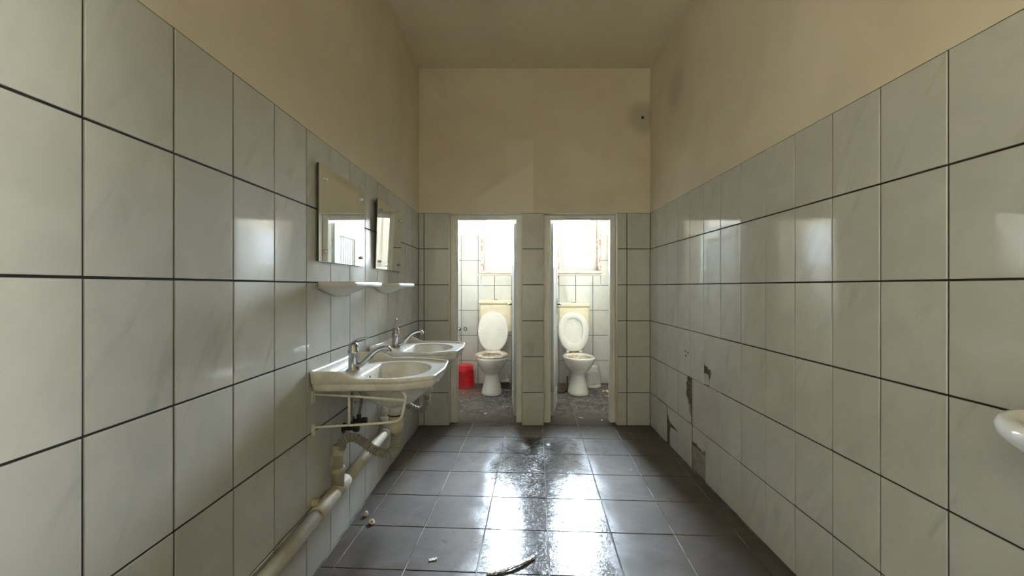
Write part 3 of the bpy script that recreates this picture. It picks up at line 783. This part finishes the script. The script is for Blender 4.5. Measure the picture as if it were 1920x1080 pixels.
# ------------------------------------------------------------------ mirrors
def mirror(y0, z0, tilt, label):
    root = tag(empty('wall_mirror', (XL+.002, y0, z0)), label, 'mirror', 'mirrors above the washbasins')
    root.rotation_euler = (0, tilt, 0)
    W_, H_ = .50, .405
    m = MB(); m.box(.004, .0105, 0, W_, 0, H_, 0, b=.0012)
    m.build('backing_edge', edge_m, root)
    m = MB(); m.add([(.0108, .0012, .0012), (.0108, W_-.0012, .0012), (.0108, W_-.0012, H_-.0012), (.0108, .0012, H_-.0012)], [(0, 1, 2, 3)])
    m.box(.0106, .0112, .0012, W_-.0012, .0012, H_-.0012)
    m.v = m.v[4:]; m.f = [tuple(i-4 for i in q) for q in m.f[1:]]; m.m = m.m[1:]; m.sm = m.sm[1:]
    m.build('mirror_glass', mirror_m, root)
    for (u, v, mt) in ((.06, H_-.055, knob_m), (W_-.05, H_-.055, knob_m), (.06, .045, knob_m), (W_-.05, .045, chrome_m)):
        k_ = MB(); k_.lathe([(.0085, 0), (.009, .004), (.007, .009), (.003, .012)], 16, M=Matrix.Translation((.0112, u, v)) @ Matrix.Rotation(math.pi/2, 4, 'Y'))
        k_.build('mirror_knob', mt, root)
        k_ = MB(); k_.lathe([(.006, -.002), (.006, .006)], 8, M=Matrix.Translation((0, u, v)) @ Matrix.Rotation(math.pi/2, 4, 'Y')); k_.build('spacer', rubber_m, root)
mirror(1.66, 1.277, 0.0, 'nearer frameless rectangular mirror with clear corner knobs, above the nearer washbasin')
mirror(2.335, 1.277, math.radians(1.6), 'farther frameless mirror above the farther washbasin, nearest the partition')

# ceramic shelves
def shelf(y0, label):
    root = tag(empty('ceramic_shelf', (XL, y0, 1.18)), label, 'shelf', 'ceramic shelves under the mirrors')
    W_, D_ = .50, .135
    ol = arc_poly([(.001, 0), (D_*.55, 0.0), (D_, .06), (D_+.004, W_/2), (D_, W_-.06), (D_*.55, W_), (.001, W_)], .035, 5)
    c = Vector((.055, W_/2))
    def rg(k_, z): return [(max(.001, c.x+(x-c.x)*k_), c.y+(y-c.y)*(1-(1-k_)*.35), z) for x, y in ol]
    m = MB()
    R = [rg(.90, -.010), rg(.965, -.009), rg(1.0, -.002), rg(1.0, .006), rg(.985, .012), rg(.93, .0135), rg(.90, .009), rg(.86, .005)]
    m.rings(R, 0, True, True, True); m.build('shelf_top', shelf_m, root)
    for yy in (.22,):
        q = MB(); R = []
        for t in range(7):
            u = t/6; wy = .19*(1-u)**.75+.03; dx = .10*(1-u)**.8+.012; z = -.009-.042*u
            R.append([(.001+dx*max(0, math.sin(math.pi*i/12)), yy+wy*math.cos(math.pi*i/12), z) for i in range(13)])
        q.rings(R, 0, True, True, True); q.build('shelf_corbel', shelf_m, root)
shelf(1.655, 'nearer white ceramic shelf under the nearer mirror')
shelf(2.32, 'farther white ceramic shelf under the farther mirror')

# ------------------------------------------------------------------ small basin on the right wall, cut by the frame
root = tag(empty('corner_basin', (XR, .60, .9)), 'white ceramic rim of a basin on right wall, cut off by the frame', 'washbasin')
R = []
def rr(kx, ky, z, n=40):
    return [(-.001-(.245*kx)*math.sin(math.pi*i/n)**.75 if 0 < i < n else -.001, (.275*ky)*math.cos(math.pi*i/n), z) for i in range(n+1)]
for kx, ky, z in ((.25, .25, -.19), (.5, .5, -.17), (.74, .76, -.10), (.88, .90, -.045), (.96, .965, -.028), (1.0, 1.0, -.014), (1.0, 1.0, .0), (.975, .98, .010), (.93, .94, .013), (.86, .88, .009), (.80, .82, -.01), (.66, .70, -.08), (.35, .4, -.13), (.1, .1, -.14)):
    R.append(rr(kx, ky, z))
m = MB(); m.rings(R, 0, True, True, True); m.build('basin', ceramic_m, root)
m = MB(); m.lathe([(.018, 0), (.018, .003)], 16, M=Matrix.Translation((-.05, 0, -.138))); m.build('drain_ring', chrome_m, root)
root.rotation_euler = (0, 0, 0)

# ------------------------------------------------------------------ toilets
def egg(hx, hy, cy, z, n=48, sq=2.3):
    out = []
    for i in range(n):
        a = 2*math.pi*i/n; c_, s_ = math.cos(a), math.sin(a)
        e = 2/sq
        x = hx*math.copysign(abs(c_)**e, c_); y = hy*math.copysign(abs(s_)**e, s_)
        if y > 0: x *= 1-.10*(y/hy)
        out.append((x, cy+y, z))
    return out
def seat_rings(hx, hy, ihx, ihy, z0, z1, cy=0, icy=-.01):
    return [egg(ihx, ihy, icy, z0+.004), egg(ihx+.006, ihy+.006, icy, z0), egg(hx-.006, hy-.006, cy, z0), egg(hx, hy, cy, z0+.005), egg(hx, hy, cy, z1-.006),
            egg(hx-.008, hy-.008, cy, z1), egg(ihx+.012, ihy+.012, icy, z1), egg(ihx, ihy, icy, z1-.008), egg(ihx, ihy, icy, z0+.004)]
def toilet(x, y, rz, label, seat_up, inner):
    root = tag(empty('toilet', (x, y, 0), rz), label, 'toilet', 'white toilets in the two stalls')
    prof = [(.112, .165, .03, 0), (.116, .168, .03, .006), (.112, .163, .03, .03), (.100, .150, .035, .08), (.088, .138, .04, .14), (.082, .135, .05, .20),
            (.086, .142, .045, .225), (.110, .165, .03, .255), (.138, .190, .015, .30), (.160, .215, .003, .35), (.170, .228, 0, .385), (.175, .232, 0, .40), (.172, .230, 0, .409), (.165, .222, 0, .412),
            (.135, .175, -.02, .411), (.127, .165, -.02, .403), (.125, .162, -.02, .38), (.128, .160, -.02, .36), (.115, .14, -.02, .32), (.08, .10, .0, .25), (.05, .06, .02, .21), (.03, .035, .02, .205)]
    m = MB(); m.rings([egg(a, b, c_, z) for a, b, c_, z in prof], 0, True, True, True)
    m.box(-.115, .115, .18, .265, .30, .409, b=.02)
    me = m.mesh('bowl'); me.materials.append(ceramic_m); me.materials.append(inner)
    for p_ in me.polygons:
        c_ = p_.center
        if c_.z < .40 and c_.z > .20 and p_.normal.z > 0.02 and math.hypot(c_.x/.13, (c_.y+.02)/.168) < 1.02 : p_.material_index = 1
    link('bowl', me, root)
    # seat and lid turn about the hinge at local y = .225, z = .425
    piv = Vector((0, .222, .424))
    def hinged(mb_, name, mat, angd):
        ob = mb_.build(name, mat, root)
        M = Matrix.Translation(piv) @ Matrix.Rotation(math.radians(angd), 4, 'X') @ Matrix.Translation(-piv)
        ob.matrix_local = M; return ob
    s = MB(); s.rings(seat_rings(.178, .228, .108, .148, .414, .436, -.005, -.02), 0, False, False, True)
    hinged(s, 'seat', seat_dirty_m if not seat_up else lid_m, 0 if not seat_up else -97)
    l = MB()
    l.rings([egg(.165, .215, -.005, .440), egg(.178, .229, -.005, .441), egg(.180, .231, -.005, .447), egg(.174, .225, -.005, .454), egg(.14, .185, -.005, .459), egg(.06, .08, -.005, .461)], 0, True, True, True)
    hinged(l, 'lid', lid_m, -99)
    for sx_ in (-.075, .075):
        h = MB(); h.tube([(sx_-.02, .222, .426), (sx_+.02, .222, .426)], .010, 10); h.lathe([(.012, .405), (.012, .43)], 10, M=Matrix.Translation((sx_, .222, 0)))
        h.build('seat_hinge', cream_m, root)
    h = MB(); h.tube([(0, .235, .36), (0, .29, .36), (0, .33, .38), (0, .338, .42), (0, .338, .62)], [.028, .026, .024, .022, .022], 14); h.build('flush_pipe', cream_m, root)
    h = MB(); h.tube([(0, .15, .17), (0, .24, .18), (0, .36, .19)], [.05, .052, .055], 16); h.build('outlet_pipe', pvc_m, root)
    return root
toilet(-.265, 4.475, 0, 'white toilet in the left stall, seat ring down and solid lid raised', False, stain_m)
toilet(.692, 4.475, math.radians(4), 'white toilet in the right stall, seat ring and lid both raised', True, stain_m)

def cistern(x, z0, z1, w_, label):
    root = tag(empty('cistern', (x, YR-.002, z0)), label, 'cistern', 'cream cisterns on the stall back walls')
    H = z1-z0; hw = w_/2
    m = MB(); m.box(-hw+.008, hw-.008, -.125, 0, .0, H-.05, b=.018); m.build('tank', cream_m, root)
    m = MB(); m.box(-hw, hw, -.132, 0, H-.048, H, b=.012); m.build('tank_lid', cream_m, root)
    m = MB(); m.lathe([(.022, 0), (.022, .006), (.018, .01)], 16, M=Matrix.Translation((0, -.07, H))); m.build('flush_button', chrome_m, root)
    m = MB(); m.tube([(-hw+.01, -.05, .05), (-hw-.012, -.05, .05), (-hw-.016, -.05, .02), (-hw-.016, -.02, -.02)], .008, 8); m.tube([(-hw-.016, -.035, -.015), (-hw-.016, .0, -.02)], .012, 8)
    m.build('inlet_valve', chrome_m, root)
cistern(-.24, .63, 1.015, .395, 'cream plastic cistern behind the toilet in the left stall')
cistern(.69, .63, .98, .385, 'cream plastic cistern behind the toilet in the right stall')

# wall taps left stall
for i, xx in enumerate((-.685, -.61)):
    v = tag(empty('pipe_valve', (xx, YR-.001, .66)), ('left' if i == 0 else 'right')+' one of two small round chrome pipe stubs over red basket', 'valve', 'pipe stubs in the left stall')
    m = MB(); m.lathe([(.022, 0), (.022, .004), (.011, .008), (.011, .03), (.016, .032), (.016, .045), (.008, .048)], 14, M=Matrix.Rotation(math.pi/2, 4, 'X')); m.build('valve_body', chrome_m, v)

# ------------------------------------------------------------------ baskets (upside down, openwork)
def basket(name, x, y, r0, r1, h, mat, label, nu, nv, z_lo, z_hi, hw, handle=False, tilt=0):
    root = tag(empty(name, (x, y, .001), .3), label, 'basket'); root.rotation_euler = (tilt, 0, .3)
    m = MB(); th = .0022
    zs = [0, z_lo]; k_ = nv
    for j in range(k_):
        a = z_lo+(z_hi-z_lo)*j/k_; b = z_lo+(z_hi-z_lo)*(j+1)/k_; zs += [a+(b-a)*hw, b]
    zs.append(h)
    us = []
    for i in range(nu): us += [2*math.pi*i/nu, 2*math.pi*(i+hw)/nu]
    rad = lambda z: r0+(r1-r0)*(z/h)
    def P_(u, z, d=0): return ((rad(z)-d)*math.cos(u), (rad(z)-d)*math.sin(u), z)
    nz, nU = len(zs), len(us)
    vo = [P_(u, z) for z in zs for u in us]; vi = [P_(u, z, th) for z in zs for u in us]; off = len(vo)
    solid = {}
    for j in range(nz-1):
        for i in range(nU):
            hole = (2 <= j < nz-2) and (j % 2 == 0) and (i % 2 == 1)
            # z bands: j even(2,4..)= [a+hw .. b]
            solid[(j, i)] = not hole
    fs = []
    for (j, i), s_ in solid.items():
        if not s_: continue
        a, b, c_, d = j*nU+i, j*nU+(i+1) % nU, (j+1)*nU+(i+1) % nU, (j+1)*nU+i
        fs.append((a, b, c_, d)); fs.append((a+off, d+off, c_+off, b+off))
        for (e0, e1, nb) in ((a, b, (j-1, i)), (b, c_, (j, (i+1) % nU)), (c_, d, (j+1, i)), (d, a, (j, (i-1) % nU))):
            if not solid.get(nb, False): fs.append((e0, e1, e1+off, e0+off))
    m.add(vo+vi, fs)
    m.build('basket_body', mat, root)
    t_ = MB(); t_.lathe([(r1-.003, h-.004), (r1, h), (r1-.004, h+.003), (r1*.6, h+.004), (.01, h+.004)], 36); t_.build('basket_base', mat, root)
    t_ = MB(); t_.tube([(r0*math.cos(a_*math.pi/18), r0*math.sin(a_*math.pi/18), .005) for a_ in range(37)], .0045, 8); t_.build('basket_rim', mat, root)
    if handle:
        t_ = MB(); t_.tube(smooth_path([(-.045, 0, h+.003), (-.03, 0, h+.02), (0, 0, h+.027), (.03, 0, h+.02), (.045, 0, h+.003)], 5), .004, 8); t_.build('basket_handle', mat, root)
basket('waste_basket', -.605, 4.79, .122, .100, .245, red_m, 'red plastic openwork waste basket standing upside down in the left stall', 36, 9, .03, .19, .46)
basket('waste_basket', .905, 4.79, .098, .070, .235, whitep_m, 'white plastic basket with square holes, upside down in the right stall', 22, 7, .03, .175, .34, True)

# ------------------------------------------------------------------ clutter
def lump(name, loc, s, mat, label, cat, group=None, seed=0, flat=.6, n=10):
    rnd_ = random.Random(seed); m = MB(); R = []
    off = [rnd_.uniform(.65, 1.2) for _ in range(n)]
    for (k_, z) in ((.55, 0), (1.0, .12*flat), (.95, .5*flat), (.6, .85*flat), (.2, flat)):
        R.append([(s[0]*k_*off[i]*rnd_.uniform(.85, 1.12)*math.cos(2*math.pi*i/n), s[1]*k_*off[i]*rnd_.uniform(.85, 1.12)*math.sin(2*math.pi*i/n), s[2]*z*rnd_.uniform(.9, 1.1)) for i in range(n)])
    m.rings(R, 0, True, True, False)
    o = m.build(name, mat); o.location = loc; o.rotation_euler = (0, 0, rnd_.uniform(0, 6))
    tag(o, label, cat, group); return o
def fl(px, py, z=0.0005):   # floor point met by the sight line used when measuring the photograph
    d = CH*f/(py-538); return ((px-967)*d/f, d, z)
lump('plaster_lump', fl(685.5, 967), (.016, .014, .028), pinkchip_m, 'pale plaster lump against the left wall foot, the one touching the wall', 'rubble', seed=3, flat=.9)
lump('plaster_lump', fl(697, 982), (.014, .012, .026), pinkchip_m, 'pale plaster lump on the floor just right of the lump at the left wall', 'rubble', seed=5, flat=.9)
lump('plaster_lump', fl(1418-290+0, 788), (.012, .01, .01), chip_m, 'small pale plaster bit in the mouth of the right stall doorway', 'rubble', seed=6)
lump('plaster_chip', (fl(910, 776)[0], fl(910, 776)[1], .001), (.030, .014, .014), chip_m, 'pale plaster chip lying before the left toilet', 'rubble', seed=8)
lump('plaster_chip', (fl(1089, 784)[0], fl(1089, 784)[1], .001), (.026, .010, .010), chip_m, 'pale plaster sliver lying before the right toilet', 'rubble', seed=9)
def scrap(px, py, w_, h_, rz, label, seed, mat=scrap_m, lift=.02):
    rnd_ = random.Random(seed); m = MB(); nu, nv = 6, 4; vs = []
    for i in range(nu+1):
        for j in range(nv+1):
            vs.append(((i/nu-.5)*w_*(1+.2*rnd_.random()), (j/nv-.5)*h_*(1+.4*rnd_.random()), .002+lift*abs(math.sin(i*1.1+seed))*(.4+.6*rnd_.random())))
    fs = [(i*(nv+1)+j, (i+1)*(nv+1)+j, (i+1)*(nv+1)+j+1, i*(nv+1)+j+1) for i in range(nu) for j in range(nv)]
    k_ = len(vs); bot = [(x, y, z-.0015) for x, y, z in vs]; m.add(vs+bot, fs+[tuple(q+k_ for q in reversed(t_)) for t_ in fs]+
        [(i*(nv+1), (i+1)*(nv+1), (i+1)*(nv+1)+k_, i*(nv+1)+k_) for i in range(nu)]+[(i*(nv+1)+nv, (i+1)*(nv+1)+nv, (i+1)*(nv+1)+nv+k_, i*(nv+1)+nv+k_) for i in range(nu)]+
        [(j, j+1, j+1+k_, j+k_) for j in range(nv)]+[(nu*(nv+1)+j, nu*(nv+1)+j+1, nu*(nv+1)+j+1+k_, nu*(nv+1)+j+k_) for j in range(nv)])
    o = m.build('paper_scrap', mat); o.location = fl(px, py, .001); o.rotation_euler = (0, 0, rz); tag(o, label, 'litter'); return o
scrap(1138, 735, .085, .045, -.5, 'cream scrap by the right wall of right stall, farther of the two', 2)
scrap(1141, 744, .080, .035, .1, 'cream scrap by the right wall of right stall, nearer of the two', 4)
scrap(812, 1050, .030, .012, .3, 'small white torn flake on the grey floor, left of the foil strip', 5, chip_m, .004)
# crumpled foil strip
pts = smooth_path([fl(912, 1078, .006), fl(940, 1074, .007), fl(965, 1066, .009), fl(985, 1056, .008), fl(1002, 1046, .006)], 8)
m = MB(); m.tube(pts, [.005+.0035*random.random() for _ in pts], 6)
for p_ in range(len(m.sm)): m.sm[p_] = False
o = m.build('foil_strip', foil_m); tag(o, 'crumpled shiny foil strip on the floor at the bottom of the frame', 'litter')
# carton and paper beside the left toilet
c_ = tag(empty('carton', (-.128, 4.70, 0), .15), 'small dark green carton on the floor, right of the left toilet', 'carton')
m = MB(); m.box(-.05, .05, -.04, .04, 0, .075, b=.003); m.build('box_body', greenbox_m, c_)
m = MB(); m.add([(-.05, -.04, .075), (.05, -.04, .075), (.055, .03, .098), (-.045, .03, .092), (-.05, -.04, .078), (.05, -.04, .078), (.055, .03, .101), (-.045, .03, .095)],
                [(0, 1, 2, 3), (4, 7, 6, 5), (0, 4, 5, 1), (1, 5, 6, 2), (2, 6, 7, 3), (3, 7, 4, 0)]); m.build('box_flap', greybag_m, c_)
lump('crumpled_paper', (-.12, 4.80, 0), (.05, .035, .16), greybag_m, 'crumpled grey paper against back wall of the left stall', 'litter', seed=12, flat=.9, n=12)
# brown hose in right stall
m = MB(); m.tube(smooth_path([(.60, 4.70, .13), (.585, 4.62, .075), (.575, 4.55, .03), (.53, 4.47, .014), (.45, 4.46, .014), (.37, 4.53, .014), (.31, 4.62, .014)], 8), .011, 10)
o = m.build('rubber_hose', brownhose_m); tag(o, 'dark brown rubber hose curled on the floor left of the right toilet', 'hose')
lump('crumpled_paper', (.44, 4.66, 0), (.06, .04, .06), greybag_m, 'crumpled dirty paper on the floor left of the right toilet', 'litter', seed=14, flat=.9, n=12)
# scattered crumbs
proto = {}
def crumbs(n, x0, x1, y0, y1, s0, s1, mat, name, label, group, seed):
    rnd_ = random.Random(seed); first = None
    for i in range(n):
        x, y = rnd_.uniform(x0, x1), rnd_.uniform(y0, y1)
        if first is None:
            first = lump(name, (x, y, .0005), (1, .7, .5), mat, label, 'crumb', group, seed=seed, n=7); o = first
        else:
            o = first.copy(); C.objects.link(o)
        s_ = rnd_.uniform(s0, s1); o.location = (x, y, .0005); o.scale = (s_, s_*rnd_.uniform(.6, 1.1), s_); o.rotation_euler = (0, 0, rnd_.uniform(0, 6))
crumbs(26, -.70, .04, 3.75, 4.80, .005, .013, chip_m, 'plaster_crumb', 'tiny pale plaster crumb on the dirty floor of the left stall', 'pale crumbs in the left stall', 21)
crumbs(22, .36, 1.10, 3.75, 4.80, .005, .013, chip_m, 'plaster_crumb', 'tiny pale plaster crumb on the dirty floor of the right stall', 'pale crumbs in the right stall', 22)
crumbs(9, -.2, 1.0, 1.6, 3.3, .002, .0045, chip_m, 'plaster_crumb', 'tiny pale crumb on the grey floor before the stalls', 'pale crumbs on the main floor', 23)
for i, (px, py) in enumerate(((880, 881), (914, 911), (804, 931), (801, 960), (798, 1011), (745, 985), (1134, 1059), (1292, 942), (1000, 966), (915, 843), (1183, 818+26), (1120, 815))):
    if i == 0: first = lump('grit', fl(px, py), (1, .8, .7), dark_m, 'tiny black speck of grit on the grey tiled floor', 'grit', 'black specks on the main floor', seed=31, n=7); o = first
    else: o = first.copy(); C.objects.link(o)
    o.location = fl(px, py); s_ = .0045 if i == 0 else random.uniform(.002, .0036); o.scale = (s_, s_, s_*.8)
